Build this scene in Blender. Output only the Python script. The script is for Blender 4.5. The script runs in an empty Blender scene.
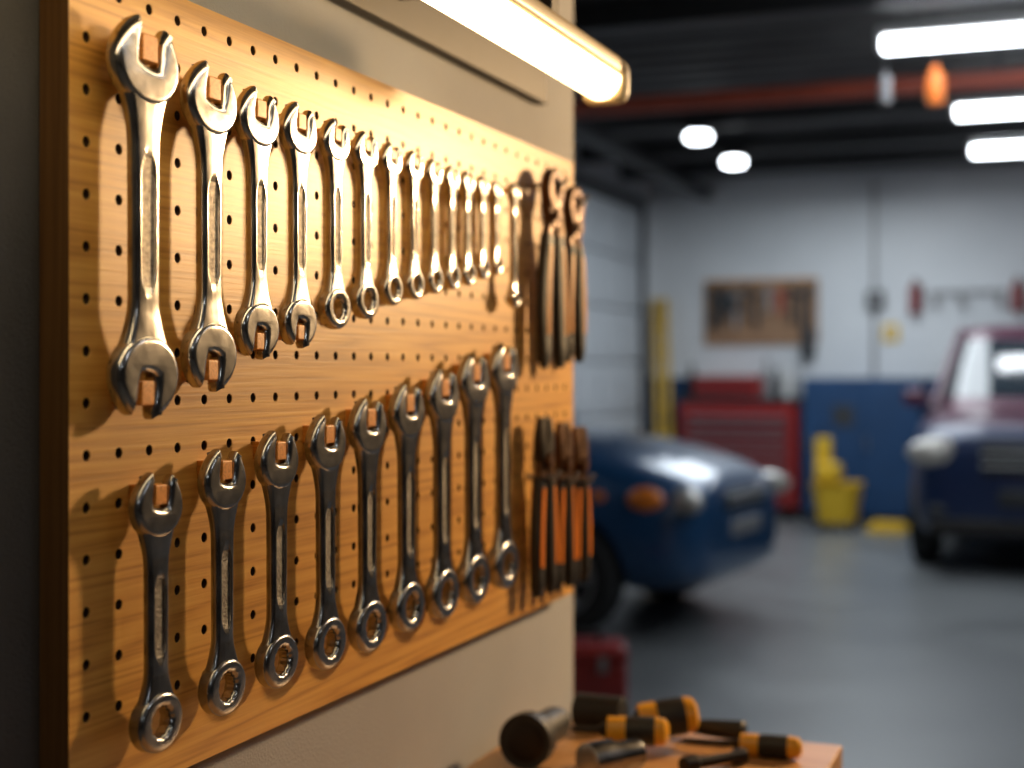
import bpy, bmesh, math, random
from mathutils import Matrix, Vector
random.seed(3)
S = bpy.context.scene
COL = S.collection
rad = math.radians

# ------------------------------------------------------------------ materials
def mat(name, color, rough=0.5, metal=0.0, coat=0.0, noise=0.0, nscale=20.0, bump=0.0, bscale=200.0,
        emit=None, estr=0.0, stretch=(1, 1, 1), rvar=0.0, color2=None):
    m = bpy.data.materials.new(name); m.use_nodes = True
    nt = m.node_tree; b = nt.nodes["Principled BSDF"]
    b.inputs["Base Color"].default_value = (*color, 1)
    b.inputs["Roughness"].default_value = rough
    b.inputs["Metallic"].default_value = metal
    b.inputs["Coat Weight"].default_value = coat
    b.inputs["Coat Roughness"].default_value = 0.08
    tc = nt.nodes.new("ShaderNodeTexCoord"); mp = nt.nodes.new("ShaderNodeMapping")
    mp.inputs["Scale"].default_value = stretch
    nt.links.new(tc.outputs["Object"], mp.inputs["Vector"])
    if noise > 0 or color2:
        n = nt.nodes.new("ShaderNodeTexNoise"); n.inputs["Scale"].default_value = nscale
        n.inputs["Detail"].default_value = 6
        nt.links.new(mp.outputs[0], n.inputs["Vector"])
        r = nt.nodes.new("ShaderNodeValToRGB")
        r.color_ramp.elements[0].position = 0.3; r.color_ramp.elements[1].position = 0.7
        c2 = color2 if color2 else tuple(max(0, c * (1 - noise)) for c in color)
        r.color_ramp.elements[0].color = (*c2, 1); r.color_ramp.elements[1].color = (*color, 1)
        nt.links.new(n.outputs["Fac"], r.inputs["Fac"]); nt.links.new(r.outputs[0], b.inputs["Base Color"])
        if rvar > 0:
            mr = nt.nodes.new("ShaderNodeMapRange")
            mr.inputs["To Min"].default_value = max(0.02, rough - rvar); mr.inputs["To Max"].default_value = rough + rvar
            nt.links.new(n.outputs["Fac"], mr.inputs["Value"]); nt.links.new(mr.outputs[0], b.inputs["Roughness"])
    if bump > 0:
        n2 = nt.nodes.new("ShaderNodeTexNoise"); n2.inputs["Scale"].default_value = bscale
        n2.inputs["Detail"].default_value = 3
        nt.links.new(mp.outputs[0], n2.inputs["Vector"])
        bp = nt.nodes.new("ShaderNodeBump"); bp.inputs["Strength"].default_value = bump
        bp.inputs["Distance"].default_value = 0.002
        nt.links.new(n2.outputs["Fac"], bp.inputs["Height"]); nt.links.new(bp.outputs[0], b.inputs["Normal"])
    if emit:
        b.inputs["Emission Color"].default_value = (*emit, 1)
        b.inputs["Emission Strength"].default_value = estr
    return m

def wood(name, c1, c2, c3, axis='Y', rough=0.42, sc=1.0, coat=0.15):
    m = bpy.data.materials.new(name); m.use_nodes = True
    nt = m.node_tree; b = nt.nodes["Principled BSDF"]
    tc = nt.nodes.new("ShaderNodeTexCoord"); mp = nt.nodes.new("ShaderNodeMapping")
    st = {'Y': (9, 0.35, 9), 'X': (0.35, 9, 9), 'Z': (9, 9, 0.35)}[axis]
    mp.inputs["Scale"].default_value = tuple(s * sc for s in st)
    nt.links.new(tc.outputs["Object"], mp.inputs["Vector"])
    n = nt.nodes.new("ShaderNodeTexNoise"); n.inputs["Scale"].default_value = 1.6
    n.inputs["Detail"].default_value = 2; n.inputs["Distortion"].default_value = 0.15
    nt.links.new(mp.outputs[0], n.inputs["Vector"])
    mul = nt.nodes.new("ShaderNodeMath"); mul.operation = 'MULTIPLY'; mul.inputs[1].default_value = 22
    nt.links.new(n.outputs["Fac"], mul.inputs[0])
    fr = nt.nodes.new("ShaderNodeMath"); fr.operation = 'PINGPONG'; fr.inputs[1].default_value = 1
    nt.links.new(mul.outputs[0], fr.inputs[0])
    mp2 = nt.nodes.new("ShaderNodeMapping")
    st2 = {'Y': (190, 4, 190), 'X': (4, 190, 190), 'Z': (190, 190, 4)}[axis]
    mp2.inputs["Scale"].default_value = st2
    nt.links.new(tc.outputs["Object"], mp2.inputs["Vector"])
    n2 = nt.nodes.new("ShaderNodeTexNoise"); n2.inputs["Scale"].default_value = 1.5; n2.inputs["Detail"].default_value = 5
    nt.links.new(mp2.outputs[0], n2.inputs["Vector"])
    mix = nt.nodes.new("ShaderNodeMix"); mix.data_type = 'FLOAT'; mix.inputs[0].default_value = 0.68
    nt.links.new(fr.outputs[0], mix.inputs[2]); nt.links.new(n2.outputs["Fac"], mix.inputs[3])
    r = nt.nodes.new("ShaderNodeValToRGB"); e = r.color_ramp.elements
    e[0].position = 0.22; e[0].color = (*c1, 1); e[1].position = 0.75; e[1].color = (*c3, 1)
    k = e.new(0.48); k.color = (*c2, 1)
    nt.links.new(mix.outputs[0], r.inputs["Fac"]); nt.links.new(r.outputs[0], b.inputs["Base Color"])
    b.inputs["Roughness"].default_value = rough; b.inputs["Coat Weight"].default_value = coat
    b.inputs["Coat Roughness"].default_value = 0.3
    bp = nt.nodes.new("ShaderNodeBump"); bp.inputs["Strength"].default_value = 0.25; bp.inputs["Distance"].default_value = 0.001
    nt.links.new(n2.outputs["Fac"], bp.inputs["Height"]); nt.links.new(bp.outputs[0], b.inputs["Normal"])
    return m

M = {}
M['board'] = wood("pine_board", (0.42, 0.19, 0.032), (0.63, 0.315, 0.064), (0.73, 0.405, 0.095))
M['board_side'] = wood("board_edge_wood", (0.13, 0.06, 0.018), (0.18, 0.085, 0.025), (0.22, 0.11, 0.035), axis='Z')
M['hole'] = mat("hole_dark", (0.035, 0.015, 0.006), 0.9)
M['peg'] = wood("peg_wood", (0.42, 0.15, 0.02), (0.62, 0.23, 0.03), (0.70, 0.28, 0.05), axis='X', sc=3)
M['bench'] = wood("bench_wood", (0.40, 0.18, 0.06), (0.52, 0.27, 0.10), (0.6, 0.33, 0.13), axis='X')
M['chrome'] = mat("chrome_vanadium", (0.62, 0.60, 0.585), 0.20, 1.0, noise=0.3, nscale=35, rvar=0.07, bump=0.14, bscale=50)
M['steel'] = mat("satin_steel", (0.43, 0.42, 0.42), 0.23, 1.0, noise=0.3, nscale=35, rvar=0.08, bump=0.16, bscale=50)
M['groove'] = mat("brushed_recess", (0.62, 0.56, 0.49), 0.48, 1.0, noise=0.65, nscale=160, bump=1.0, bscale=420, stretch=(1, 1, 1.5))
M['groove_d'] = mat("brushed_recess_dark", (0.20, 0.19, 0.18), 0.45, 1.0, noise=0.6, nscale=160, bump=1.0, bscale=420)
M['blacksteel'] = mat("black_oxide", (0.035, 0.028, 0.024), 0.38, 0.7, noise=0.3)
M['litsteel'] = mat("steel_warm_lit", (0.12, 0.05, 0.018), 0.36, 0.5, noise=0.5, nscale=40)  # dark steel with the warm light on it put into the colour
M['rubber'] = mat("black_rubber", (0.016, 0.014, 0.013), 0.5, noise=0.3)
M['orange'] = mat("orange_grip", (0.85, 0.24, 0.015), 0.4, noise=0.15)
M['brown'] = mat("amber_brown", (0.62, 0.25, 0.035), 0.38, noise=0.25)  # painted rim light on the upper pliers' grips; also the tool board trim
M['yellow'] = mat("yellow_plastic", (0.70, 0.44, 0.02), 0.45, noise=0.1)
M['amberp'] = mat("amber_plastic", (0.85, 0.40, 0.02), 0.35, noise=0.1)
M['red'] = mat("red_enamel", (0.36, 0.02, 0.018), 0.35, noise=0.15, coat=0.4)
M['darkred'] = mat("red_drawer", (0.22, 0.015, 0.015), 0.4, noise=0.15, coat=0.3)
M['blue'] = mat("blue_enamel", (0.012, 0.055, 0.15), 0.45, noise=0.25, nscale=3)
M['white'] = mat("white_plastic", (0.65, 0.65, 0.64), 0.5, noise=0.05)
M['cream'] = mat("lamp_housing_cream", (0.80, 0.66, 0.42), 0.4, noise=0.05)
M['grey'] = mat("grey_metal", (0.3, 0.3, 0.31), 0.45, 0.4, noise=0.2)
M['dgrey'] = mat("dark_metal", (0.05, 0.052, 0.056), 0.5, 0.3, noise=0.3)
M['rail_shadow'] = mat("lamp_rail_shadow", (0.05, 0.043, 0.036), 0.55, 0.1, noise=0.1)  # dark tone carries the lamp's shadow on the wall
M['cork'] = mat("cork", (0.36, 0.21, 0.12), 0.85, noise=0.3, nscale=8)

# ------------------------------------------------------------------ mesh builder
class MB:
    def __init__(s): s.v = []; s.f = []; s.m = []; s.mats = []
    def mi(s, k):
        if k not in s.mats: s.mats.append(k)
        return s.mats.index(k)
    def add(s, vs, fs, k, mx=None):
        o = len(s.v); i = s.mi(k)
        for p in vs:
            p = Vector(p); s.v.append(mx @ p if mx is not None else p)
        for f in fs: s.f.append([o + a for a in f]); s.m.append(i)
    def box(s, lo, hi, k, mx=None, bev=0.0):
        bm = bmesh.new(); bmesh.ops.create_cube(bm, size=1)
        c = [(lo[i] + hi[i]) / 2 for i in range(3)]; d = [abs(hi[i] - lo[i]) for i in range(3)]
        for v in bm.verts: v.co = Vector((c[0] + v.co.x * d[0], c[1] + v.co.y * d[1], c[2] + v.co.z * d[2]))
        if bev > 0: bmesh.ops.bevel(bm, geom=bm.edges[:], offset=min(bev, min(d) * 0.45), segments=3, profile=0.5, affect='EDGES')
        s.bm(bm, k, mx)
    def bm(s, bm, k, mx=None):
        bm.verts.ensure_lookup_table(); bm.verts.index_update()
        s.add([v.co.copy() for v in bm.verts], [[v.index for v in f.verts] for f in bm.faces], k, mx); bm.free()
    def lathe(s, prof, k, mx=None, seg=24):
        vs = []; fs = []
        for r, h in prof:
            for i in range(seg):
                a = 2 * math.pi * i / seg; vs.append((r * math.cos(a), r * math.sin(a), h))
        for j in range(len(prof) - 1):
            for i in range(seg):
                a = j * seg + i; b = j * seg + (i + 1) % seg
                fs.append([a, b, b + seg, a + seg])
        fs.append(list(range(seg))[::-1]); n = (len(prof) - 1) * seg; fs.append([n + i for i in range(seg)])
        s.add(vs, fs, k, mx)
    def rod(s, a, b, r, k, seg=12, r2=None):
        a = Vector(a); b = Vector(b); d = b - a
        q = d.to_track_quat('Z', 'Y').to_matrix().to_4x4()
        s.lathe([(r, 0), (r2 if r2 is not None else r, d.length)], k, Matrix.Translation(a) @ q, seg)
    def sweep(s, pts, hw, ht, k, mx=None, n0=0.0, seg=12):
        vs = []; fs = []; N = len(pts)
        for i, (u, v) in enumerate(pts):
            a = Vector(pts[max(0, i - 1)]); b = Vector(pts[min(N - 1, i + 1)]); t = (b - a).normalized()
            p = Vector((-t.y, t.x)); w = hw[i]; h = ht[i] if isinstance(ht, (list, tuple)) else ht
            for j in range(seg):
                an = 2 * math.pi * j / seg; c = math.cos(an); q = math.sin(an)
                cc = math.copysign(abs(c) ** 0.7, c); qq = math.copysign(abs(q) ** 0.7, q)
                vs.append((n0 + h * qq, u + p.x * w * cc, v + p.y * w * cc))
        for i in range(N - 1):
            for j in range(seg):
                a = i * seg + j; b = i * seg + (j + 1) % seg
                fs.append([a, b, b + seg, a + seg])
        fs.append(list(range(seg))[::-1]); n = (N - 1) * seg; fs.append([n + i for i in range(seg)])
        s.add(vs, fs, k, mx)
    def curve2d(s, polys, half, bev, k, mx=None):
        cu = bpy.data.curves.new("tmpc", 'CURVE'); cu.dimensions = '2D'; cu.fill_mode = 'BOTH'
        cu.extrude = max(half - bev, 1e-4); cu.bevel_depth = bev; cu.bevel_resolution = 4; cu.offset = -bev
        for p in polys:
            sp = cu.splines.new('POLY'); sp.points.add(len(p) - 1)
            for i, (x, y) in enumerate(p): sp.points[i].co = (x, y, 0, 1)
            sp.use_cyclic_u = True
        ob = bpy.data.objects.new("tmpc", cu); COL.objects.link(ob)
        dg = bpy.context.evaluated_depsgraph_get(); me = bpy.data.meshes.new_from_object(ob.evaluated_get(dg))
        vs = [(v.co.z, v.co.x, v.co.y) for v in me.vertices]; fs = [list(p.vertices) for p in me.polygons]
        s.add(vs, fs, k, mx)
        bpy.data.objects.remove(ob); bpy.data.curves.remove(cu); bpy.data.meshes.remove(me)
    def ell(s, c, r, k, mx=None, rot=None, seg=20):
        bm = bmesh.new(); bmesh.ops.create_uvsphere(bm, u_segments=seg, v_segments=seg // 2, radius=1)
        m2 = Matrix.Translation(c) @ (rot if rot is not None else Matrix.Identity(4)) @ Matrix.Diagonal((*r, 1))
        bm.transform(m2); s.bm(bm, k, mx)
    def finish(s, name, loc=(0, 0, 0), rotz=0.0, parent=None, angle=40, wn=True, origin=None):
        me = bpy.data.meshes.new(name)
        vs = s.v
        if origin is not None:
            o = Vector(origin); vs = [v - o for v in vs]; loc = origin
        me.from_pydata([tuple(v) for v in vs], [], s.f)
        for k in s.mats: me.materials.append(M[k])
        for p, i in zip(me.polygons, s.m): p.material_index = i
        bm = bmesh.new(); bm.from_mesh(me)
        bmesh.ops.remove_doubles(bm, verts=bm.verts, dist=1e-6)
        bmesh.ops.recalc_face_normals(bm, faces=bm.faces[:]); bm.to_mesh(me); bm.free()
        me.polygons.foreach_set("use_smooth", [True] * len(me.polygons))
        me.set_sharp_from_angle(angle=rad(angle))
        ob = bpy.data.objects.new(name, me); COL.objects.link(ob)
        ob.location = loc; ob.rotation_euler = (0, 0, rotz)
        if parent: ob.parent = parent
        if wn:
            w = ob.modifiers.new("wn", 'WEIGHTED_NORMAL'); w.keep_sharp = True
        return ob

CZ = 1.5     # camera height
D = 0.864    # camera distance from pegboard face
WX = -0.035  # partition wall surface

# ------------------------------------------------------------------ room
def plaster(name, c1, c2, bscale, bump, nscale=3):
    return mat(name, c1, 0.85, color2=c2, nscale=nscale, bump=bump, bscale=bscale)
M['wall_cream'] = plaster("wall_plaster", (0.38, 0.385, 0.40), (0.33, 0.335, 0.35), 260, 0.6)
M['wall_dark'] = plaster("wall_dark_grey", (0.085, 0.085, 0.092), (0.06, 0.06, 0.066), 420, 1.0)  # darker grey for the wall stretch left of the board
M['wall_white'] = plaster("wall_white_paint", (0.66, 0.68, 0.70), (0.56, 0.585, 0.61), 60, 0.2, 1.2)
M['wall_reflect_dark'] = plaster("wall_dark_for_reflections", (0.07, 0.067, 0.065), (0.05, 0.047, 0.045), 60, 0.2, 1.2)  # unseen walls darkened to give the chrome dark reflections
M['floor'] = mat("epoxy_floor", (0.18, 0.19, 0.195), 0.34, color2=(0.13, 0.138, 0.144), nscale=1.4, rvar=0.08, bump=0.1, bscale=40)
M['ceil'] = mat("ceiling_dark_deck", (0.12, 0.12, 0.12), 0.7, noise=0.4, nscale=2)
M['door'] = mat("door_panel", (0.46, 0.49, 0.52), 0.5, noise=0.1)

def simple(name, boxes, origin=None, bev=0.0, **kw):
    b = MB()
    for lo, hi, k in boxes: b.box(lo, hi, k, bev=bev)
    return b.finish(name, origin=origin, **kw)
CH = 3.55
XL, XR, YB, YF = -7.0, 6.0, 14.7, -4.0
XG = -3.24
simple("floor", [((XL, YF, -0.1), (XR, YB, 0), 'floor')])
simple("wall_back", [((XL, YB, 0), (XR, YB + 0.15, CH), 'wall_white')])
simple("wall_right", [((XR, YF, 0), (XR + 0.15, YB, CH), 'wall_reflect_dark')])
simple("wall_front", [((XL, YF - 0.15, 0), (XR, YF, CH), 'wall_reflect_dark')])
simple("wall_left", [((XL - 0.15, YF, 0), (XL, YB, CH), 'wall_white')])
simple("wall_garage_left", [((XG - 0.15, 10.9, 0), (XG, YB, CH), 'wall_white')])
simple("wall_garage_return", [((XL, 10.75, 0), (XG, 10.9, CH), 'wall_white')])
simple("wall_partition", [((WX - 0.15, 1.10, 0), (WX, 2.66, CH), 'wall_cream')])
simple("wall_partition_dark", [((WX - 0.15, -1.6, 0), (WX, 1.10, CH), 'wall_dark')])
b = MB(); vs = []; fs = []; n = 0
y = YF
prof = []
while y < YB:
    prof += [(y, CH), (y + 0.12, CH), (y + 0.15, CH + 0.06), (y + 0.27, CH + 0.06)]; y += 0.30
for (yy, zz) in prof: vs += [(XL - .15, yy, zz), (XR + .15, yy, zz)]
for i in range(len(prof) - 1): fs.append([2 * i, 2 * i + 1, 2 * i + 3, 2 * i + 2])
b.add(vs, fs, 'ceil'); b.box((XL - .15, YF - .15, CH + 0.07), (XR + .15, YB + .15, CH + 0.15), 'ceil')
b.finish("ceiling", wn=False)
M['girder'] = mat("girder_red_oxide", (0.40, 0.07, 0.035), 0.55, noise=0.3, nscale=4)
def beamX(name, yc, ztop, k, x0=XL, x1=XR, w=0.16, h=0.2):
    bb = MB(); t = 0.02
    bx = lambda lo, hi: bb.box((x0, lo[0], lo[1]), (x1, hi[0], hi[1]), k)
    bx((yc - w / 2, ztop - t), (yc + w / 2, ztop)); bx((yc - w / 2, ztop - h), (yc + w / 2, ztop - h + t)); bx((yc - t / 2, ztop - h + t), (yc + t / 2, ztop - t))
    bb.finish(name, wn=False)
def beamY(name, xc, ztop, k, y0, y1, w=0.12, h=0.18):
    bb = MB(); t = 0.02
    bx = lambda lo, hi: bb.box((lo[0], y0, lo[1]), (hi[0], y1, hi[1]), k)
    bx((xc - w / 2, ztop - t), (xc + w / 2, ztop)); bx((xc - w / 2, ztop - h), (xc + w / 2, ztop - h + t)); bx((xc - t / 2, ztop - h + t), (xc + t / 2, ztop - t))
    bb.finish(name, wn=False)
b = MB(); b.box((XL, 9.14, 3.225), (XR, 9.26, 3.325), 'girder', bev=.012)
for xx in (-5.5, -2.5, 0.5, 3.5): b.box((xx - .02, 9.18, 3.32), (xx + .02, 9.22, CH), 'dgrey')
b.finish("ceiling_girder")
for yy in (6.4, 7.6, 10.9, 12.3, 13.6): beamX("ceiling_joist", yy, CH, 'dgrey', h=0.16, w=0.12)
for xx in (-2.6,): beamY("ceiling_purlin", xx, CH - 0.16, 'dgrey', 9.5, 14.7, h=0.10)

b = MB()
for i in range(6):
    z0 = 0.03 + i * 0.52
    b.box((XG + .001, 11.2, z0), (XG + 0.05, 14.15, z0 + 0.50), 'door', bev=0.012)
    for j in range(4):
        y0 = 11.3 + j * 0.72
        b.box((XG + 0.05, y0, z0 + 0.09), (XG + 0.062, y0 + 0.6, z0 + 0.41), 'door', bev=0.006)
b.box((XG + .001, 14.15, 0), (XG + 0.09, 14.25, 3.2), 'dgrey'); b.box((XG + .001, 11.1, 0), (XG + 0.09, 11.2, 3.2), 'dgrey')
b.box((XG + .001, 11.1, 3.15), (XG + 0.09, 14.25, 3.25), 'dgrey')
b.finish("door_1")
simple("wainscot_back", [((XG, YB - 0.02, 0), (-2.80, YB, 1.42), 'blue'), ((-0.40, YB - 0.02, 0), (XR, YB, 1.42), 'blue')])  # blue wainscot panels along the back wall
simple("trim_1", [((-0.92, YB - 0.05, 1.43), (-0.88, YB, CH - .16), 'grey')])

# ------------------------------------------------------------------ pegboard
def pegboard():
    Y0, Y1, Z0, Z1 = 1.09, 2.554, CZ - 0.421, CZ + 0.379; BX = WX + .0015
    P = 0.0497; c0 = Y0 + 0.024; nc = 29; r0 = CZ + 0.170 + 4 * P - P * 0.06; nr = 15
    b = MB(); R = 0.0057
    def cell(cy, cz):
        N = 16; outer = []; inner = []
        for i in range(N):
            a = math.pi / 4 + 2 * math.pi * i / N
            c, s_ = math.cos(a), math.sin(a); m_ = max(abs(c), abs(s_))
            outer.append((0, cy + P / 2 * c / m_, cz + P / 2 * s_ / m_)); inner.append((0, cy + R * c, cz + R * s_))
        lip = [(-0.0008, cy + (p[1] - cy) * 0.92, cz + (p[2] - cz) * 0.92) for p in inner]
        back = [(-0.018, p[1], p[2]) for p in lip]
        b.add(outer + inner + lip, [[i, (i + 1) % N, N + (i + 1) % N, N + i] for i in range(N)] +
              [[N + i, N + (i + 1) % N, 2 * N + (i + 1) % N, 2 * N + i] for i in range(N)], 'board')
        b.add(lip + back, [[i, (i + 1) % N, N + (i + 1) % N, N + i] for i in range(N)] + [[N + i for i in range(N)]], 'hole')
    for i in range(nc):
        for j in range(nr): cell(c0 + i * P, r0 - j * P)
    ya, yb = c0 - P / 2, c0 + (nc - 0.5) * P; zb, za = r0 + P / 2, r0 - (nr - 0.5) * P
    q = lambda y0, y1, z0, z1: b.add([(0, y0, z0), (0, y1, z0), (0, y1, z1), (0, y0, z1)], [[0, 1, 2, 3]], 'board')
    Zt = max(Z1, zb + 0.001); Ye = max(Y1, yb + 0.001); Ys = min(Y0, ya - 0.001)
    q(Ys, Ye, zb, Zt); q(Ys, Ye, Z0, za); q(Ys, ya, za, zb); q(yb, Ye, za, zb)
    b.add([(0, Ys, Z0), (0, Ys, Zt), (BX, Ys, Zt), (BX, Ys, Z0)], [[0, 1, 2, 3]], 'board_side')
    b.add([(0, Ye, Z0), (0, Ye, Zt), (BX, Ye, Zt), (BX, Ye, Z0)], [[0, 1, 2, 3]], 'board')
    b.add([(0, Ys, Zt), (0, Ye, Zt), (BX, Ye, Zt), (BX, Ys, Zt)], [[0, 1, 2, 3]], 'board')
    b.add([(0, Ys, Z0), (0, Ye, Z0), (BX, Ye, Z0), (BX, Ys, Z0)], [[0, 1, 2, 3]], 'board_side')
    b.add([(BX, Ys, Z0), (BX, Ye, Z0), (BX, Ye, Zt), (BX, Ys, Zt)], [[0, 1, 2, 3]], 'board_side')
    return b.finish("pegboard", wn=False, angle=30)
board = pegboard()

# ------------------------------------------------------------------ wrenches
VS = 0.84   # heads are slightly wider than tall
def rot2(p, a, c):
    x, y = p[0] - c[0], p[1] - c[1]; return (c[0] + x * math.cos(a) - y * math.sin(a), c[1] + x * math.sin(a) + y * math.cos(a))
def open_head(c, R, up, tilt, af=0.40, depth=0.28, tall=0.16):
    pts = []; a = af * R; n = 40
    ph = math.asin(min(0.98, af * 1.3))
    for i in range(n + 1):
        t = ph + (2 * math.pi - 2 * ph) * i / n
        cx, sy = math.sin(t), math.cos(t)
        k = 1.0 + (tall * max(0, sy) ** 1.5)
        pts.append((R * cx * (1.0 if sy < 0 else 1 - 0.05 * sy), R * sy * k))
    top = pts[-1][1]
    half = [(-a * 1.16, top * 0.93), (-a * 1.0, top * 0.78), (-a * .96, top * 0.6), (-a * 1.0, top * .38), (-a * 0.98, 0.18 * R), (-a * 0.86, -depth * R * 0.3), (-a * 0.5, -depth * R), (-a * .15, -depth * R * 1.15)]
    pts += half + [(-x, y) for x, y in half[::-1]]
    out = []
    for x, y in pts:
        p = rot2((x, y * up), tilt, (0, 0)); out.append((c[0] + p[0], c[1] + p[1] * VS))
    return out
def circ(c, r, n=40, wob=0.0, k=12, vs=1.0):
    return [(c[0] + r * (1 + wob * math.cos(k * 2 * math.pi * i / n)) * math.cos(2 * math.pi * i / n), c[1] + vs * r * (1 + wob * math.cos(k * 2 * math.pi * i / n)) * math.sin(2 * math.pi * i / n)) for i in range(n)]

def wrench(name, yc, zt, zb, m, g, dbl=False, hr=0.225, ring=0.5, tilt=-10, sw=.44):
    zt += CZ; zb += CZ; L = zt - zb; R = L * hr / 2
    hh = 0.018 * L + 0.0030
    xc = hh + 0.018
    ct = L / 2 - R * VS * 1.08
    Rb = R * (0.97 if dbl else ring * 2)
    cb = -L / 2 + Rb * VS * (1.03 if dbl else 1.0)
    ws = R * sw; hs = hh * 0.74
    b = MB()
    b.curve2d([open_head((0, ct), R, 1, rad(tilt), 0.35, 0.05)], hh, hh * 0.8, m)
    if dbl: b.curve2d([open_head((0, cb), Rb, -1, rad(tilt), 0.29, 0.05, .06)], hh * 1.05, hh * 0.8, m)
    else:
        b.curve2d([circ((0, cb), Rb, 48, vs=VS), circ((0, cb), Rb * 0.45, 72, 0.035, vs=.9)[::-1]], hh * 1.15, hh * 0.7, m)
    v0 = cb + Rb * VS * (0.45 if dbl else 0.70); v1 = ct - R * VS * 0.35
    N = 60
    vs = []
    for i in range(N + 1):
        f = i / N; v = v0 + (v1 - v0) * f
        d1 = (v - cb) / (Rb * .9); d2 = (ct - v) / (R * .9)
        w = ws * (1 + .10 * (f - .5)) + (0.40 * Rb) * max(0, 1 - (d1 - 0.5) / 1.3) ** 2.0 + (0.40 * R) * max(0, 1 - (d2 - 0.35) / 1.5) ** 2.0
        h = hs + (hh * 0.95 - hs) * max(max(0, 1 - (d1 - 0.6) / 0.9), max(0, 1 - (d2 - 0.45) / 1.0))
        e = min((v - cb) - Rb * 1.6, (ct - v) - R * 1.7)
        gs = min(1, max(0, e / (0.45 * R))); gs = math.sin(gs * math.pi / 2)
        gd = hs * 0.42 * gs; q_ = .35 + .65 * gs
        half = [(0, h - gd), (0.30 * q_, h - gd), (0.50 * q_, h - gd), (0.57 * q_, h - gd * 0.9), (0.61 * q_, h - gd * 0.15), (0.66 * q_ + .0, h), (0.78, h * 0.97), (0.89, h * 0.84), (0.97, h * 0.55), (1.0, h * 0.15), (1.0, -h * 0.2), (0.95, -h * 0.7), (0.8, -h), (0, -h)]
        ring_ = [(n_, u_ * w, v) for (u_, n_) in half] + [(n_, -u_ * w, v) for (u_, n_) in half[-2:0:-1]]
        vs += ring_
    K = len(ring_)
    ga = []; gb = []
    for i in range(N):
        for j in range(K):
            q = [i * K + j, i * K + (j + 1) % K, (i + 1) * K + (j + 1) % K, (i + 1) * K + j]
            f = (i + .5) / N; v = v0 + (v1 - v0) * f
            e = min((v - cb) - Rb * 1.75, (ct - v) - R * 1.85)
            (gb if (j in (0, 1, 2) or j in (K - 3, K - 2, K - 1)) and e > 0 else ga).append(q)
    ga.append(list(range(K))[::-1]); ga.append([N * K + j for j in range(K)])
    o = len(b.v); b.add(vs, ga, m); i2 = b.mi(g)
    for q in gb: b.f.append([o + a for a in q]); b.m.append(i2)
    ob = b.finish(name, angle=38); ob.location = (xc, yc, (zt + zb) / 2)
    pc = MB(); pw = R * 0.25
    tz = (zt + zb) / 2 + ct + R * 0.30; ty = yc + R * 0.30 * math.sin(-rad(tilt))
    pc.box((-0.012, ty - pw, tz - R * 0.26), (xc + hh * .7, ty + pw, tz + R * 0.26), 'peg', bev=0.0015)
    pc.finish("peg", parent=board)
    if dbl:
        pc = MB(); tz = (zt + zb) / 2 + cb - Rb * 0.33
        pc.box((-0.012, yc - Rb * .21 - 0.001, tz - Rb * 0.25), (xc + hh * .7, yc + Rb * .21 - 0.001, tz + Rb * 0.24), 'peg', bev=0.0015)
        pc.finish("peg", parent=board)
    return ob
B0 = 1.084
row1 = [(.080, .3446, -.0486), (.196, .3237, -.0233), (.2925, .3155, .0115), (.384, .3143, .0253), (.475, .310, .0503), (.557, .3076, .0655),
        (.634, .3047, .0863), (.706, .3043, .0977), (.774, .3025, .1095), (.8385, .301, .1186), (.899, .3015, .1279), (.959, .3015, .1406), (1.018, .3009, .152), (1.0935, .307, .1023)]
for i, (s, a, c) in enumerate(row1):
    if i < 4: wrench("open_end_wrench", B0 + s, a, c, 'chrome', 'groove', dbl=True, hr=(.258, .262, .262, .255)[i], sw=.38)
    else: wrench("combination_wrench", B0 + s, a, c, 'chrome', 'groove', hr=0.245 if i < 13 else 0.185, ring=0.49, sw=.41)
row2 = [(.104, -.1001, -.3784), (.223, -.0831, -.369), (.336, -.068, -.3632), (.451, -.0528, -.3647), (.562, -.0351, -.364), (.679, -.0179, -.358),
        (.797, .0029, -.3592), (.913, .026, -.355), (1.037, .0435, -.350)]
for i, (s, a, c) in enumerate(row2):
    wrench("combination_wrench", B0 + s, a, c, 'steel', 'groove_d', hr=0.278 - i * 0.003, ring=0.46, tilt=-8, sw=.40)

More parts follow.
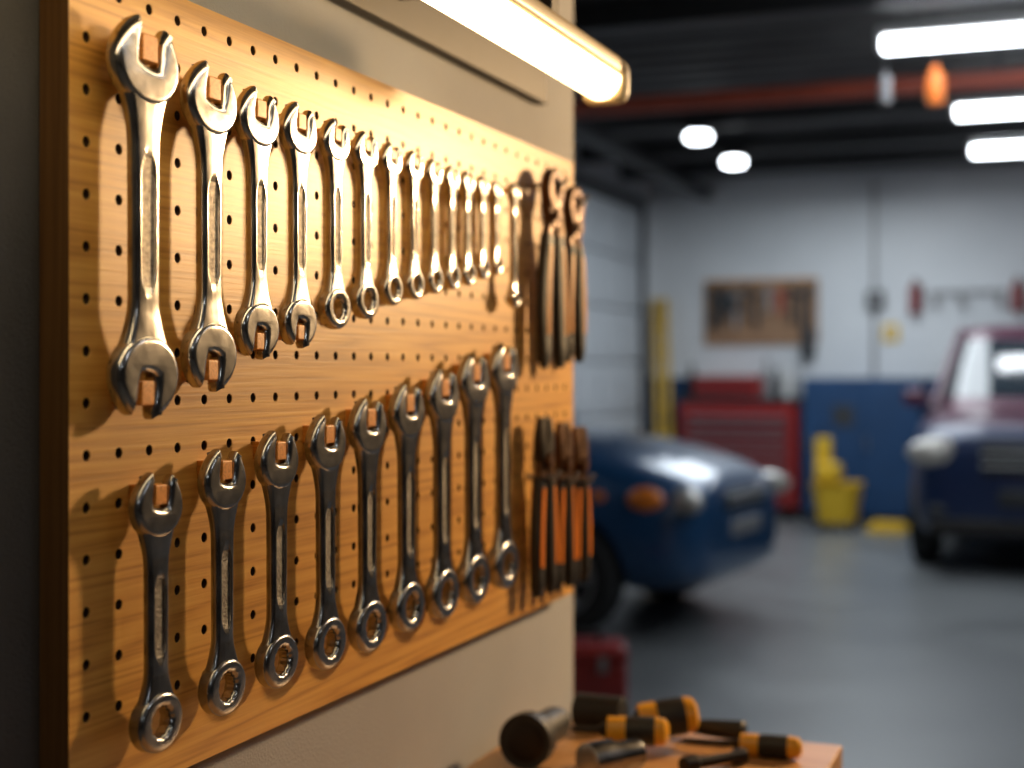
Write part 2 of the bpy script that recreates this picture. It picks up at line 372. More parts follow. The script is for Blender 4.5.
# ------------------------------------------------------------------ pliers on the board
def pliers(name, yc, zt, zb, steel, grip, stripe, wd=0.075, x=0.032, kind='slip', gw=.0105, sw=.52):
    zt += CZ; zb += CZ; L = zt - zb; b = MB(); T = 0.0085
    pv = L / 2 - L * 0.24
    if kind == 'slip':
        hc = (0, L / 2 - .040)
        b.curve2d([circ(hc, .040, 40), circ((hc[0] + .004, hc[1] + .004), .015, 28)[::-1]], T * 1.2, T * .7, steel)
    for sgn, n0 in ((1, 0.002), (-1, -0.002)):
        if kind == 'slip':
            jaw = [(sgn * -0.004, pv - 0.02), (sgn * 0.010, pv + L * .04), (sgn * 0.018, pv + L * .09), (sgn * 0.020, pv + L * .12)]
            b.sweep(jaw, [0.020, 0.020, 0.016, 0.012], [T * 1.3, T * 1.3, T * 1.2, T], steel, n0=n0)
        else:
            jaw = [(sgn * 0.0, pv - 0.01), (sgn * 0.011, pv + L * .05), (sgn * 0.0135, pv + L * .12), (sgn * 0.011, pv + L * .19), (sgn * 0.0085, pv + L * .238)]
            b.sweep(jaw, [0.018, 0.017, 0.015, 0.012, 0.009], [T * 1.3, T * 1.3, T * 1.2, T, T * .8], 'blacksteel' if yc < B0 + 1.25 else steel, n0=n0)
        neck = [(-sgn * -0.006, pv + .012), (sgn * 0.008, pv - L * .03), (sgn * wd * .22, pv - L * .09), (sgn * wd * .30, pv - L * .16)]
        b.sweep(neck, [0.012, 0.015, 0.013, 0.011], T, steel, n0=n0)
        h = []; hw = []; N = 12
        for i in range(N + 1):
            f = i / N; v = pv - L * .10 - f * (pv - L * .10 + L / 2)
            u = sgn * wd * (0.24 + 0.20 * math.sin(min(1, f * 1.15) * math.pi * 0.62))
            h.append((u, v)); hw.append(gw * (0.75 + 0.35 * math.sin(math.pi * min(1, f * 1.05)) if i < N else 0.5))
        b.sweep(h, hw, [0.011] * N + [0.006], grip, n0=n0)
        if stripe:
            h2 = [(u + sgn * 0.003, v) for u, v in h[1:-3]]
            b.sweep(h2, [w * sw for w in hw[1:-3]], [0.0130] * len(h2), stripe, n0=n0)
    pm = Matrix.Translation((-0.013, 0, pv)) @ Matrix.Rotation(rad(90), 4, 'Y')
    b.lathe([(0.013, 0), (0.014, 0.002), (0.014, 0.026), (0.012, 0.029)], steel, pm, 24)
    ob = b.finish(name); ob.location = (x, yc, (zt + zb) / 2)
    p = MB(); zz = (zt + zb) / 2 + (pv - 0.03 if kind != 'slip' else L / 2 - .028)
    p.rod((-0.012, yc + .004, zz), (x + 0.022, yc + .004, zz), 0.004, 'grey'); p.rod((x + 0.022, yc + .004, zz), (x + 0.026, yc + .004, zz + 0.012), 0.004, 'grey')
    p.finish("hook", parent=board)
pliers("slip_joint_pliers", B0 + 1.262, .353, .004, 'litsteel', 'rubber', 'brown', wd=0.084, gw=.020, sw=.55)  # upper pliers: amber stripes paint warm rim light along the grips
pliers("slip_joint_pliers", B0 + 1.376, .335, .014, 'litsteel', 'rubber', 'brown', wd=0.066, gw=.015, sw=.6)
pliers("combination_pliers", B0 + 1.220, -.0816, -.386, 'litsteel', 'rubber', 'orange', wd=0.064, kind='n', gw=.0165, sw=.56)
pliers("combination_pliers", B0 + 1.320, -.094, -.390, 'litsteel', 'rubber', 'orange', wd=0.060, kind='n', gw=.0145, sw=.56)
pliers("combination_pliers", B0 + 1.412, -.105, -.392, 'litsteel', 'rubber', 'orange', wd=0.055, kind='n', gw=.013, sw=.56)

# ------------------------------------------------------------------ fluorescent fixture above the board
M['diff'] = mat("lamp_diffuser", (0.9, 0.8, 0.6), 0.4, emit=(1.0, 0.76, 0.42), estr=7.0)
b = MB(); LX0, LX1, LZ0, LZ1 = 0.175, 0.245, CZ + 0.408, CZ + 0.474; LY0, LY1 = 0.55, 2.065
pr = []
for i in range(13):
    a = math.pi * (i / 12); pr.append(((LX0 + LX1) / 2 - 0.032 * math.cos(a), LZ0 + 0.036 - 0.034 * math.sin(a)))
vs = [(x, LY0, z) for x, z in pr] + [(x, LY1, z) for x, z in pr]; n = len(pr)
b.add(vs, [[i, i + 1, n + i + 1, n + i] for i in range(n - 1)] + [[0, n, 2 * n - 1, n - 1]], 'diff')
b.box((LX0, LY0, LZ0 + 0.036), (LX1, LY1, LZ1), 'cream', bev=0.010)
for y0, y1 in ((LY1, LY1 + 0.045), (LY0 - 0.045, LY0)):
    b.box((LX0 - 0.003, y0, LZ0 - 0.002), (LX1 + 0.003, y1, LZ1 + 0.002), 'cream', bev=0.020)
b.box((WX, 0.8, CZ + 0.485), (WX + 0.022, 2.45, CZ + 0.575), 'rail_shadow', bev=0.003)  # wall rail, made tall and dark to paint the lamp's shadow band
for yy in (0.9, 1.40, 1.80):
    b.box((WX, yy, CZ + 0.525), (0.225, yy + 0.03, CZ + 0.535), 'rail_shadow'); b.box((0.195, yy, CZ + 0.47), (0.225, yy + 0.03, CZ + 0.53), 'rail_shadow')
b.finish("fluorescent_light_fixture")

# ------------------------------------------------------------------ work bench and tools
BZ = 0.86; BX1 = 0.515; BY1 = 2.466
b = MB(); b.box((WX + 0.002, 1.0, BZ - 0.04), (BX1, BY1, BZ), 'bench', bev=0.004)
for x_, y_ in ((0.02, 1.05), (BX1 - 0.09, 1.05), (0.02, BY1 - 0.1), (BX1 - 0.09, BY1 - 0.1)):
    b.box((x_, y_, 0), (x_ + 0.06, y_ + 0.06, BZ - 0.04), 'bench', bev=0.003)
b.box((0.03, 1.07, 0.25), (BX1 - 0.05, BY1 - 0.06, 0.28), 'bench', bev=0.003)
b.box((0.0, BY1 - 0.05, BZ - 0.12), (BX1 - 0.03, BY1 - 0.025, BZ - 0.04), 'bench')
b.finish("workbench")

def w2(lat, dep): return (D + .9327 * lat - .3607 * dep, .3607 * lat + .9327 * dep)
def along(a, bpt):
    a = Vector(a); bpt = Vector(bpt); return Matrix.Translation(a) @ (bpt - a).to_track_quat('Z', 'Y').to_matrix().to_4x4()
def lathed(name, a, bpt, segs, seg=24):
    b = MB(); mx = along(a, bpt)
    for prof, k in segs: b.lathe(prof, k, mx, seg)
    return b.finish(name)
p = w2(0.020, 2.28); q = w2(0.10, 2.50)
lathed("flashlight", (p[0], p[1], BZ + 0.044), (q[0], q[1], BZ + 0.034),
       [([(0.036, 0.004), (0.044, 0.0), (0.044, 0.03), (0.040, 0.045), (0.030, 0.07)], 'rubber'), ([(0.029, 0.068), (0.029, 0.15), (0.025, 0.17)], 'rubber'), ([(0.033, 0.004), (0.020, -0.001)], 'blacksteel')])
def screwdriver(name, a, d, L, k1, k2, r=0.017, tip='steel'):
    a = Vector(a); d = Vector(d).normalized()
    lathed(name, a, a + d * L, [([(r * .55, 0), (r * .9, .006), (r, .02), (r * .85, .05), (r, .075), (r * .95, .10)], k1), ([(r * .98, .02), (r * 1.03, .03), (r * 1.03, .06), (r * .9, .08)], k2),
                                ([(r * .7, .098), (r * .45, .11), (0.0055, .115), (0.005, L - .01), (0.003, L)], tip)])
def R3(lat, dep, z): x_, y_ = w2(lat, dep); return Vector((x_, y_, z))
a = R3(0.315, 2.42, BZ + 0.056); c = R3(0.13, 2.41, BZ + 0.030); screwdriver("screwdriver", a, c - a, 0.17, 'amberp', 'rubber', 0.031, 'blacksteel')
a = R3(0.475, 2.33, BZ + 0.020); c = R3(0.27, 2.40, BZ + 0.016); screwdriver("screwdriver", a, c - a, 0.20, 'amberp', 'rubber', 0.0190, 'blacksteel')
a = R3(0.255, 2.31, BZ + 0.052); c = R3(0.08, 2.34, BZ + 0.050); screwdriver("screwdriver", a, c - a, 0.16, 'amberp', 'rubber', 0.023, 'blacksteel')
a = R3(0.115, 2.20, BZ + 0.032); c = R3(0.215, 2.27, BZ + 0.032)
lathed("socket", a, c, [([(0.024, 0), (0.030, 0.002), (0.030, 0.05), (0.024, 0.055), (0.024, 0.10), (0.022, 0.103)], 'steel')])
a = R3(0.27, 2.25, BZ + 0.014); c = R3(0.39, 2.32, BZ + 0.014)
lathed("ratchet_extension_bar", a, c, [([(0.012, 0), (0.014, 0.003), (0.014, 0.025), (0.009, 0.03), (0.009, 0.10), (0.012, 0.105), (0.012, 0.125)], 'blacksteel')])
a = R3(0.40, 2.44, BZ + 0.020); c = R3(0.28, 2.49, BZ + 0.020)
lathed("punch", a, c, [([(0.014, 0), (0.018, 0.004), (0.015, 0.06), (0.011, 0.10), (0.008, 0.12)], 'rubber')])
a = R3(0.20, 2.52, BZ + 0.03); c = R3(0.06, 2.58, BZ + 0.03)
lathed("rubber_mallet", a, c, [([(0.022, 0), (0.030, 0.004), (0.030, 0.09), (0.022, 0.094)], 'rubber')])

# ------------------------------------------------------------------ cars
M['glass'] = mat("car_glass", (0.02, 0.03, 0.04), 0.05, 0.0, coat=1.0)
M['tyre'] = mat("tyre", (0.015, 0.015, 0.016), 0.8, noise=0.3)
M['rim'] = mat("alloy_rim", (0.4, 0.41, 0.43), 0.35, 0.9, noise=0.1)
M['lens'] = mat("headlight_lens", (0.62, 0.58, 0.52), 0.15, 0.1, coat=1.0, noise=0.5, nscale=12)
M['amber'] = mat("amber_lens", (0.85, 0.22, 0.02), 0.2, coat=0.8, noise=0.1)
M['paint_blue'] = mat("paint_blue", (0.013, 0.065, 0.17), 0.30, 0.2, coat=0.8, noise=0.08)
def navy_with_reflection():  # navy body; maroon reflection on the upper parts painted in by height
    m = mat("paint_navy_maroon_reflection", (0.12, 0.01, 0.02), 0.36, 0.1, coat=0.35)
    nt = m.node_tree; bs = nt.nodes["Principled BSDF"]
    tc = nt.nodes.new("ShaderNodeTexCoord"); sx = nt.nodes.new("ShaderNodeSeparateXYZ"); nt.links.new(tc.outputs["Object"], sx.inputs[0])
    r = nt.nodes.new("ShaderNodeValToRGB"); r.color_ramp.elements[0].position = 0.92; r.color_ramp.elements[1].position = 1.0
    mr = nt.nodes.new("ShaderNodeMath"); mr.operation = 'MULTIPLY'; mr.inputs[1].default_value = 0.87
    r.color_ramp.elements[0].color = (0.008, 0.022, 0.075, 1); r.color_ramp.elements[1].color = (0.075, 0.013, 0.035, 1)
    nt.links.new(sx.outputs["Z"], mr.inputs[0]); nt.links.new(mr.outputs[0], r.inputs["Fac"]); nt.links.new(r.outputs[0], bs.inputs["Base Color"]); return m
M['paint_navy_reflection'] = navy_with_reflection()

def car(name, loc, rotz, st, wheels, rw, gh, paint, hl, W):
    root = bpy.data.objects.new(name, None); COL.objects.link(root)
    vs = []; fs = []
    for (x, w, zb, zt, zc) in st:
        zm = zb + (zt - zb) * 0.52
        half = [(0, zb), (w * .75, zb), (w * .96, zb + .05), (w, zb + (zm - zb) * .7), (w * 1.0, zm), (w * .97, zt - .10), (w * .90, zt - .02), (w * .70, zt + (zc - zt) * .55), (w * .35, zc), (0, zc)]
        vs += [(x, y_, z_) for y_, z_ in half] + [(x, -y_, z_) for y_, z_ in half[-2:0:-1]]
    K = 18; N = len(st)
    for i in range(N - 1):
        for j in range(K): fs.append([i * K + j, i * K + (j + 1) % K, (i + 1) * K + (j + 1) % K, (i + 1) * K + j])
    fs.append(list(range(K))[::-1]); fs.append([(N - 1) * K + j for j in range(K)])
    b = MB(); b.add(vs, fs, paint)
    body = b.finish("body", wn=False, angle=80)
    body.modifiers.new("ss", 'SUBSURF').levels = 2; body.modifiers["ss"].render_levels = 2
    cut = MB()
    for wx in wheels:
        for sg in (1, -1):
            cut.lathe([(rw + .055, 0), (rw + .055, 0.5)], 'rubber', Matrix.Translation((wx, sg * (W + .12), rw)) @ Matrix.Rotation(rad(90 * sg), 4, 'X'), 32)
    co = cut.finish("cut", wn=False)
    bo = body.modifiers.new("bo", 'BOOLEAN'); bo.operation = 'DIFFERENCE'; bo.object = co; bo.solver = 'EXACT'
    try: bo.material_mode = 'TRANSFER'
    except Exception: pass
    dg = bpy.context.evaluated_depsgraph_get(); dg.update()
    nm = bpy.data.meshes.new_from_object(body.evaluated_get(dg)); body.modifiers.clear()
    body.data = nm; nm.polygons.foreach_set("use_smooth", [True] * len(nm.polygons)); nm.set_sharp_from_angle(angle=rad(35))
    bpy.data.objects.remove(co); body.parent = root
    g = MB(); (zbelt, zroof, base, roof) = gh
    rings = []
    for f in (0, 0.08, 0.5, 0.86, 1.0):
        rr = []
        for (bx_, by_), (tx, ty) in zip(base, roof):
            rr.append((bx_ + (tx - bx_) * f, by_ + (ty - by_) * f, zbelt + (zroof - zbelt) * (f if f < .9 else .97)))
        rings.append(rr)
    nb = len(base)
    full = lambda rr: rr + [(x, -y_, z) for x, y_, z in rr[::-1]]
    R_ = [full(r_) for r_ in rings]; n = 2 * nb
    top = [(x * .8 + .2 * sum(p[0] for p in R_[4]) / n, y_ * .7, zroof) for x, y_, z in R_[4]]
    R_.append(top); allv = [p for r_ in R_ for p in r_]
    gl = []; pt = []
    for i in range(5):
        for j in range(n):
            q_ = [i * n + j, i * n + (j + 1) % n, (i + 1) * n + (j + 1) % n, (i + 1) * n + j]
            (gl if 1 <= i <= 2 else pt).append(q_)
    pt.append([5 * n + j for j in range(n)])
    g.add(allv, gl, 'glass'); i2 = g.mi(paint)
    for q_ in pt: g.f.append(q_); g.m.append(i2)
    go = g.finish("greenhouse", wn=False, angle=80, parent=root)
    go.modifiers.new("ss", 'SUBSURF').levels = 2; go.modifiers["ss"].render_levels = 2
    pl = MB()
    for sg in (1, -1):
        for (bx_, by_), (tx, ty) in zip(base[1:], roof[1:]):
            pl.rod((bx_, sg * by_ * .985, zbelt), (tx, sg * ty * .985, zroof - .05), 0.032, paint)
        pl.box((base[1][0] - .25, sg * (W + .02) - .09, zbelt + .02), (base[1][0] - .12, sg * (W + .02) + .09, zbelt + .15), paint, bev=.03)
    pl.finish("pillars_and_mirrors", parent=root)
    for wx in wheels:
        for sg in (1, -1):
            w_ = MB(); mx = Matrix.Translation((wx, sg * (W - .20), rw)) @ Matrix.Rotation(rad(-90 * sg), 4, 'X')
            w_.lathe([(rw * .62, 0), (rw * .93, 0), (rw, .03), (rw, .17), (rw * .93, .20), (rw * .66, .20), (rw * .62, .17)], 'tyre', mx, 36)
            w_.lathe([(rw * .62, .1), (rw * .64, .195), (rw * .58, .195), (rw * .55, .14), (rw * .2, .15), (rw * .1, .18)], 'rim', mx, 36)
            for kk in range(6):
                m2 = mx @ Matrix.Rotation(kk * math.pi / 3, 4, 'Z')
                w_.box((rw * .12, -.022, .145), (rw * .6, .022, .185), 'rim', m2, bev=.008)
            w_.finish("wheel", parent=root)
    d = MB()
    for (c, r, k, rz) in hl['ell']:
        for sg in (1, -1):
            d.ell((c[0], sg * c[1], c[2]), r, k, rot=Matrix.Rotation(rad(-rz * sg), 4, 'Z'))
    for lo, hi, k in hl['box']: d.box(lo, hi, k, bev=.02)
    d.finish("lights_and_trim", parent=root)
    root.location = loc; root.rotation_euler = (0, 0, rotz)
    return root

st1 = [(-.00, .60, .38, .74, .78), (-.03, .72, .30, .82, .87), (-.16, .82, .26, .90, .96), (-.45, .86, .25, .97, 1.05), (-.85, .87, .25, 1.03, 1.12), (-1.3, .87, .25, 1.08, 1.16), (-1.7, .87, .25, 1.09, 1.17),
       (-2.5, .87, .25, 1.09, 1.14), (-3.4, .87, .25, 1.10, 1.16), (-4.0, .85, .27, 1.08, 1.16), (-4.35, .80, .30, 1.02, 1.08), (-4.45, .66, .40, .87, .92)]
gh1 = (1.08, 1.54, [(-1.35, .35), (-1.45, .70), (-2.6, .80), (-3.55, .74), (-3.75, .35)], [(-2.1, .28), (-2.15, .55), (-2.7, .60), (-3.2, .55), (-3.25, .28)])
hl1 = {'ell': [((-.12, .68, .78), (.085, .21, .080), 'lens', 38), ((-.30, .805, .79), (.105, .045, .068), 'amber', 10), ((-.56, .862, .80), (.045, .012, .03), 'amber', 0)],
       'box': [((-.06, -.34, .69), (.006, .34, .81), 'rubber'), ((-.03, -.33, .73), (.014, .33, .745), 'rim'), ((-.03, -.33, .77), (.014, .33, .785), 'rim'), ((-.04, -.25, .54), (.016, .25, .64), 'grey')]}
car("sedan_car", (-1.70 + .83, 7.75 + .55, 0), rad(-7), st1, (-.80, -3.45), .335, gh1, 'paint_blue', hl1, .87)

st2 = [(0, .62, .40, .88, .92), (-.05, .80, .28, 1.0, 1.05), (-.20, .89, .25, 1.08, 1.14), (-.6, .93, .25, 1.14, 1.20), (-1.0, .94, .25, 1.18, 1.24), (-1.4, .94, .25, 1.2, 1.26), (-2.2, .94, .25, 1.2, 1.24), (-3.2, .93, .25, 1.2, 1.24), (-3.65, .90, .28, 1.18, 1.22), (-3.75, .78, .36, 1.05, 1.1)]
gh2 = (1.19, 1.88, [(-.85, .45), (-.95, .82), (-2.2, .88), (-3.5, .86), (-3.62, .4)], [(-1.7, .40), (-1.75, .66), (-2.4, .70), (-3.3, .68), (-3.35, .35)])
hl2 = {'ell': [((-.09, .66, .90), (.095, .26, .110), 'lens', 20), ((-.06, .66, .48), (.05, .10, .05), 'dgrey', 15)],
       'box': [((-.06, -.38, .74), (.012, .38, .98), 'rubber'), ((-.05, -.74, .30), (.015, .74, .42), 'rubber'), ((-.04, -.38, .80), (.022, .38, .82), 'rim'), ((-.04, -.38, .89), (.022, .38, .91), 'rim'), ((-.04, -.26, .52), (.022, .26, .64), 'dgrey')]}
car("suv_car", (.70, 10.75, 0), rad(-91), st2, (-.85, -2.95), .36, gh2, 'paint_navy_reflection', hl2, .94)

# ------------------------------------------------------------------ back-wall furniture
YW = YB - .002
def tool_chest():
    b = MB(); x0, x1, y0, y1 = -2.78, -1.60, 14.15, 14.66
    b.box((x0, y0 + .02, .12), (x1, y1, 1.18), 'red', bev=.01)
    b.box((x0 - .02, y0 - .02, 1.18), (x1 + .02, y1, 1.22), 'dgrey', bev=.008)
    z = .16
    for h in (.22, .18, .15, .13, .11, .10):
        b.box((x0 + .04, y0 - .005, z), (x1 - .04, y0 + .03, z + h - .015), 'darkred', bev=.006)
        b.box((x0 + .10, y0 - .03, z + h - .06), (x1 - .10, y0 - .004, z + h - .03), 'rim', bev=.008); z += h + .004
    for xx in (x0 + .1, x1 - .1):
        for yy in (y0 + .1, y1 - .1):
            b.rod((xx - .02, yy, .06), (xx + .02, yy, .06), .06, 'rubber', 20); b.box((xx - .03, yy - .03, .08), (xx + .03, yy + .03, .13), 'dgrey')
    b.box((x0 + .14, y0 + .05, 1.22), (x0 + .80, y1 - .04, 1.44), 'red', bev=.015)
    for k in range(3): b.box((x0 + .17, y0 + .035, 1.24 + k * .065), (x0 + .77, y0 + .06, 1.295 + k * .065), 'darkred', bev=.004)
    b.finish("tool_chest")
tool_chest()
def cabinet():
    b = MB(); x0, x1, y0, y1 = -1.54, -.40, 14.2, 14.68
    b.box((x0, y0 + .02, .06), (x1, y1, 1.42), 'blue', bev=.008); b.box((x0 + .03, y0 + .06, 0), (x1 - .03, y1, .06), 'dgrey')
    w = (x1 - x0) / 2
    for i in range(2):
        b.box((x0 + i * w + .012, y0, .09), (x0 + (i + 1) * w - .012, y0 + .03, 1.39), 'blue', bev=.006)
        b.rod((x0 + i * w + .06, y0 - .025, .72), (x0 + i * w + .06, y0 - .025, .86), .009, 'rim')
    b.box((x0 + .3, y0 - .01, .95), (x0 + .5, y0 + .0, 1.15), 'dgrey', bev=.004)
    b.finish("storage_cabinet")
cabinet()
def corkboard():
    b = MB(); x0, x1, z0, z1 = -2.64, -1.46, 1.76, 2.44; y = YW
    b.box((x0, y - .03, z0), (x1, y, z1), 'cork')
    b.box((x0 + .01, y - .04, z1 - .02), (x1 - .01, y - .03, z1), 'brown')
    for i in range(14):
        for j in range(8): b.rod((x0 + .06 + i * .08, y - .029, z0 + .06 + j * .08), (x0 + .06 + i * .08, y - .031, z0 + .06 + j * .08), .008, 'hole', 8)
    t = b
    for i, (xx, L, k) in enumerate([(-2.55, .40, 'dgrey'), (-2.47, .34, 'dgrey'), (-2.39, .30, 'dgrey'), (-2.30, .34, 'grey'), (-2.20, .30, 'dgrey'), (-2.08, .34, 'dgrey'), (-1.96, .24, 'grey'), (-1.84, .20, 'red'), (-1.72, .36, 'dgrey'), (-1.62, .36, 'dgrey'), (-1.54, .62, 'dgrey')]):
        zt = 2.34 if i % 2 == 0 else 2.28
        t.rod((xx, y - .06, zt), (xx, y - .06, zt - L), .020, k, r2=.030); t.box((xx - .05, y - .08, zt - .03), (xx + .05, y - .03, zt + .03), k, bev=.01)
    t.box((-2.50, y - .09, 2.12), (-2.28, y - .03, 2.26), 'dgrey', bev=.02)
    t.box((-1.62, y - .12, 1.62), (-1.48, y - .03, 1.92), 'dgrey', bev=.02)
    b.finish("tool_board")
corkboard()
for i, (xx, h, r, k) in enumerate([(-2.71, .34, .05, 'rubber'), (-1.93, .40, .05, 'grey'), (-1.82, .30, .045, 'dgrey'), (-1.73, .36, .045, 'white'), (-1.64, .30, .04, 'grey')]):
    lathed("spray_bottle" if i else "oil_bottle", (xx, 14.4, 1.222), (xx, 14.4, 1.222 + h), [([(r * .9, 0), (r, .01), (r, h * .6), (r * .4, h * .78), (r * .4, h * .88), (r * .45, h * .9), (r * .45, h)], k)])
b = MB(); top = 2.25
M['ladder_y'] = mat("ladder_fibreglass", (0.62, 0.38, 0.03), 0.5, noise=0.15)
for sx in (-1, 1): b.rod((-2.88 + sx * .06, 14.02, 0.0), (-3.12 + sx * .05, YW - .05, top), .034, 'ladder_y')
for k in range(1, 8):
    f = k / 8; xx = -2.88 - .24 * f; yy = 14.02 + (YW - .05 - 14.02) * f; w_ = .06 - .01 * f
    b.box((xx - w_, yy - .02, top * f - .015), (xx + w_, yy + .02, top * f + .015), 'ladder_y', bev=.005)
b.finish("ladder")
def mop_bucket():
    b = MB(); cx, cy = -1.20, 13.55
    v = []
    for z, w, d in ((.08, .17, .22), (.42, .22, .27), (.44, .235, .285), (.44, .21, .26), (.10, .155, .205)):
        for i in range(20):
            a = 2 * math.pi * i / 20; c, s_ = math.cos(a), math.sin(a)
            v.append((cx + w * math.copysign(abs(c) ** .5, c), cy + d * math.copysign(abs(s_) ** .5, s_), z))
    f = [[j * 20 + i, j * 20 + (i + 1) % 20, (j + 1) * 20 + (i + 1) % 20, (j + 1) * 20 + i] for j in range(4) for i in range(20)]
    f += [list(range(20))[::-1], [80 + i for i in range(20)]]
    b.add(v, f, 'yellow')
    b.box((cx - .20, cy - .1, .44), (cx + .02, cy + .22, .62), 'yellow', bev=.03); b.box((cx - .22, cy + .05, .60), (cx - .08, cy + .22, .86), 'yellow', bev=.02)
    b.rod((cx - .15, cy + .1, .84), (cx - .15, cy + .1, .96), .02, 'rubber')
    for sx in (-.15, .15):
        for sy in (-.2, .2):
            b.rod((cx + sx - .015, cy + sy, .04), (cx + sx + .015, cy + sy, .04), .04, 'rubber', 16); b.rod((cx + sx, cy + sy, .05), (cx + sx, cy + sy, .10), .012, 'grey')
    b.finish("mop_bucket", loc=(.10, 0, 0))
mop_bucket()
b = MB(); b.box((-.82, 13.35, 0), (-.46, 13.75, .05), 'yellow', bev=.01); b.box((-.78, 13.4, .05), (-.50, 13.7, .09), 'yellow', bev=.012); b.finish("floor_caution_sign")
def ext2(x, z):
    b = MB(); y = YB - .075; sc = .72; mx = Matrix.Translation((x, y, z)) @ Matrix.Scale(sc, 4)
    b.lathe([(.06, 0), (.078, .02), (.078, .34), (.06, .39), (.025, .41), (.025, .44)], 'darkred', mx); b.lathe([(.03, .43), (.035, .45), (.02, .48)], 'rubber', mx)
    b.rod((x + .015, y - .02, z + .32), (x + .065, y - .02, z + .28), .008, 'rubber'); b.rod((x + .065, y - .02, z + .28), (x + .068, y - .02, z + .10), .009, 'rubber')
    b.box((x - .03, y + .04, z + .08), (x + .03, YW, z + .25), 'grey'); b.finish("fire_extinguisher")
ext2(-.50, 2.06); ext2(.46, 2.06)
b = MB(); b.box((-.97, YB - .1, 2.12), (-.80, YW, 2.30), 'dgrey', bev=.015); b.box((-.93, YB - .115, 2.16), (-.84, YB - .1, 2.26), 'grey', bev=.005); b.finish("junction_box")
b = MB(); b.box((-.82, YB - .02, 1.78), (-.66, YW, 1.96), 'yellow', bev=.008); b.box((-.77, YB - .024, 1.83), (-.71, YB - .02, 1.91), 'white'); b.finish("wall_sign")
b = MB(); b.box((-.36, YB - .03, 2.24), (.36, YW, 2.29), 'grey', bev=.006)
for i in range(6): b.rod((-.3 + i * .12, YB - .03, 2.26), (-.3 + i * .12, YB - .10, 2.25), .010, 'dgrey')
for i in (0, 2, 5): b.box((-.33 + i * .12, YB - .085, 2.12), (-.27 + i * .12, YB - .055, 2.25), 'grey', bev=.01)
b.finish("wall_hook_rail")
def toolbox():
    b = MB(); x, y = -1.20, 6.10
    b.box((-.24, -.13, .0), (.24, .13, .20), 'red', bev=.02); b.box((-.245, -.135, .19), (.245, .135, .27), 'red', bev=.03)
    b.rod((-.12, 0, .27), (-.12, 0, .31), .01, 'rubber'); b.rod((.12, 0, .27), (.12, 0, .31), .01, 'rubber'); b.rod((-.13, 0, .31), (.13, 0, .31), .014, 'rubber')
    for xx in (-.13, .13): b.box((xx - .02, -.145, .16), (xx + .02, -.13, .23), 'rim', bev=.004)
    b.finish("red_toolbox", loc=(x, y, 0), rotz=.35)
toolbox()

# ------------------------------------------------------------------ ceiling lamps (practical), added unseen tubes, fill and assumed key light
M['tube'] = mat("tube_white", (0.9, 0.9, 0.9), 0.4, emit=(0.88, 0.94, 1.0), estr=14.0)
def tube(x0, x1, y, z=3.32):
    b = MB(); b.box((x0, y - .09, z + .035), (x1, y + .09, z + .09), 'white', bev=.01)
    b.rod((x0 + .03, y - .035, z), (x1 - .03, y - .035, z), .032, 'tube', 16); b.rod((x0 + .03, y + .035, z), (x1 - .03, y + .035, z), .032, 'tube', 16)
    for xx in (x0, x1 - .03): b.box((xx, y - .08, z - .03), (xx + .03, y + .08, z + .04), 'white')
    for xx in (x0 + .2, x1 - .2): b.rod((xx, y, z + .09), (xx, y, CH), .006, 'dgrey')
    b.finish("ceiling_tube_light")
tube(-.10, 1.20, 8.2); tube(.14, 1.44, 10.55); tube(.14, 1.44, 12.45)
for y_ in (-1.5, 2.0, 5.0): tube(2.6, 4.0, y_)  # extra tubes out of view, added for reflections in the wrenches
tube(-5.2, -3.8, 7.5); tube(-5.2, -3.8, 3.0)  # more added tubes, hidden behind the partition
for (x, y) in ((-1.75, 10.74), (-1.78, 12.15)):
    b = MB(); z = 3.27
    b.lathe([(.08, 0), (.095, .02), (.08, .06)], 'tube', Matrix.Translation((x, y, z)), 28)
    b.lathe([(.105, .05), (.10, .09), (.06, .15), (.03, .17)], 'dgrey', Matrix.Translation((x, y, z)), 28); b.rod((x, y, z + .17), (x, y, CH), .01, 'dgrey')
    b.finish("high_bay_light")
M['orange_lit'] = mat("orange_shade", (0.7, 0.16, 0.02), 0.4, emit=(1, .3, .05), estr=0.2)
b = MB(); x, y, z = .19, 8.45, 3.02
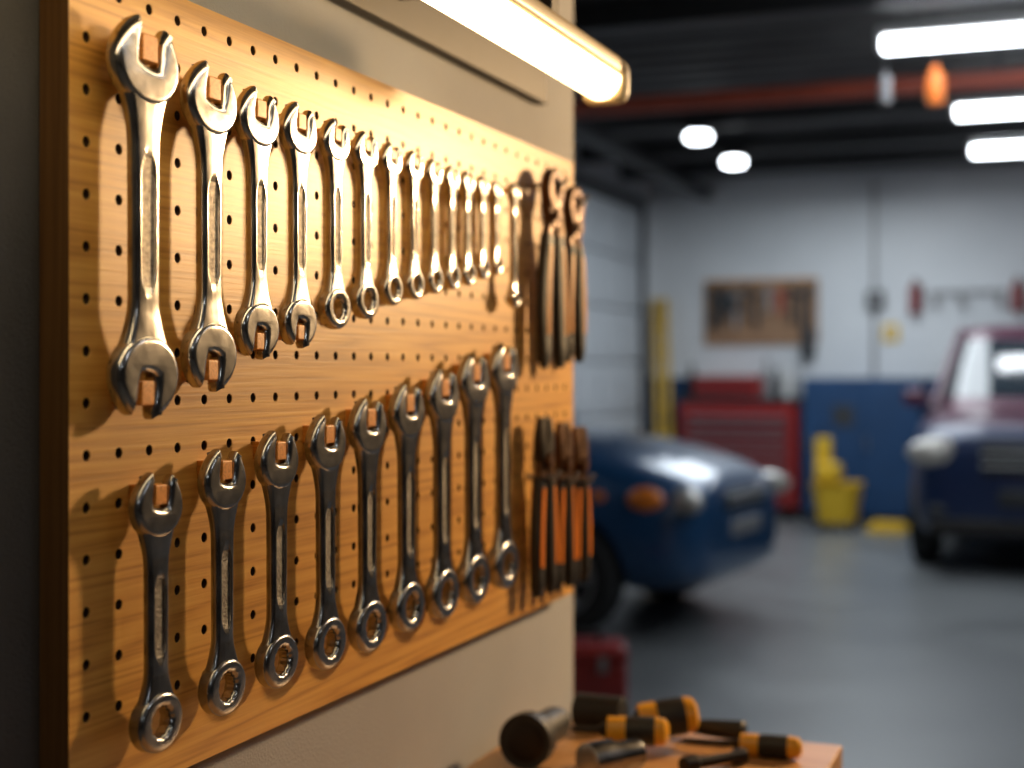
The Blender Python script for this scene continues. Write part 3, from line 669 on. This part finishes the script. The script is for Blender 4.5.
b.lathe([(.04, 0), (.05, .02), (.05, .14), (.03, .18), (.015, .22)], 'orange_lit', Matrix.Translation((x, y, z))); b.rod((x, y, z + .2), (x, y, CH), .008, 'dgrey'); b.finish("hanging_inspection_lamp")
b = MB(); x, y, z = -.09, 8.45, 3.04
b.lathe([(.03, 0), (.035, .02), (.035, .14), (.012, .18)], 'grey', Matrix.Translation((x, y, z))); b.rod((x, y, z + .17), (x, y, CH), .008, 'dgrey'); b.finish("hanging_pull_switch")

def area(name, loc, target, size, power, col, sy=None):
    l = bpy.data.lights.new(name, 'AREA'); l.energy = power; l.color = col; l.size = size
    if sy: l.shape = 'RECTANGLE'; l.size_y = sy
    o = bpy.data.objects.new(name, l); COL.objects.link(o); o.location = loc
    o.rotation_euler = (Vector(target) - Vector(loc)).to_track_quat('-Z', 'Y').to_euler(); return o
area("assumed_warm_key", (1.30, 4.0, 2.10), (0, 1.5, 1.5), .18, 72, (1.0, .65, .32))  # assumed warm key light for the wrench shadows, out of view, without a fixture
area("garage_fill", (-0.8, 11.8, 3.3), (-0.8, 11.8, 0), 1.6, 108, (.86, .94, 1.0), 3.5)  # added fill over the garage, without a fixture
area("garage_fill", (1.5, 7.0, 3.3), (0.5, 8.5, 0), 1.5, 55, (.86, .94, 1.0), 2.5)  # second added fill, out of view

w = bpy.data.worlds.new("world"); S.world = w; w.use_nodes = True
w.node_tree.nodes["Background"].inputs[0].default_value = (.5, .58, .7, 1); w.node_tree.nodes["Background"].inputs[1].default_value = .05

# ------------------------------------------------------------------ camera
cd = bpy.data.cameras.new("camera"); cam = bpy.data.objects.new("camera", cd); COL.objects.link(cam)
cam.location = (D, 0, CZ); cam.rotation_euler = (rad(90), 0, math.atan2(.3607, .9327))
cd.lens = 50; cd.sensor_width = 36; cd.shift_y = -14 / 1024
cd.dof.use_dof = True; cd.dof.focus_distance = 1.58; cd.dof.aperture_fstop = 2.3; cd.clip_start = .05
S.camera = cam
S.view_settings.view_transform = 'Standard'
S.view_settings.look = 'None'
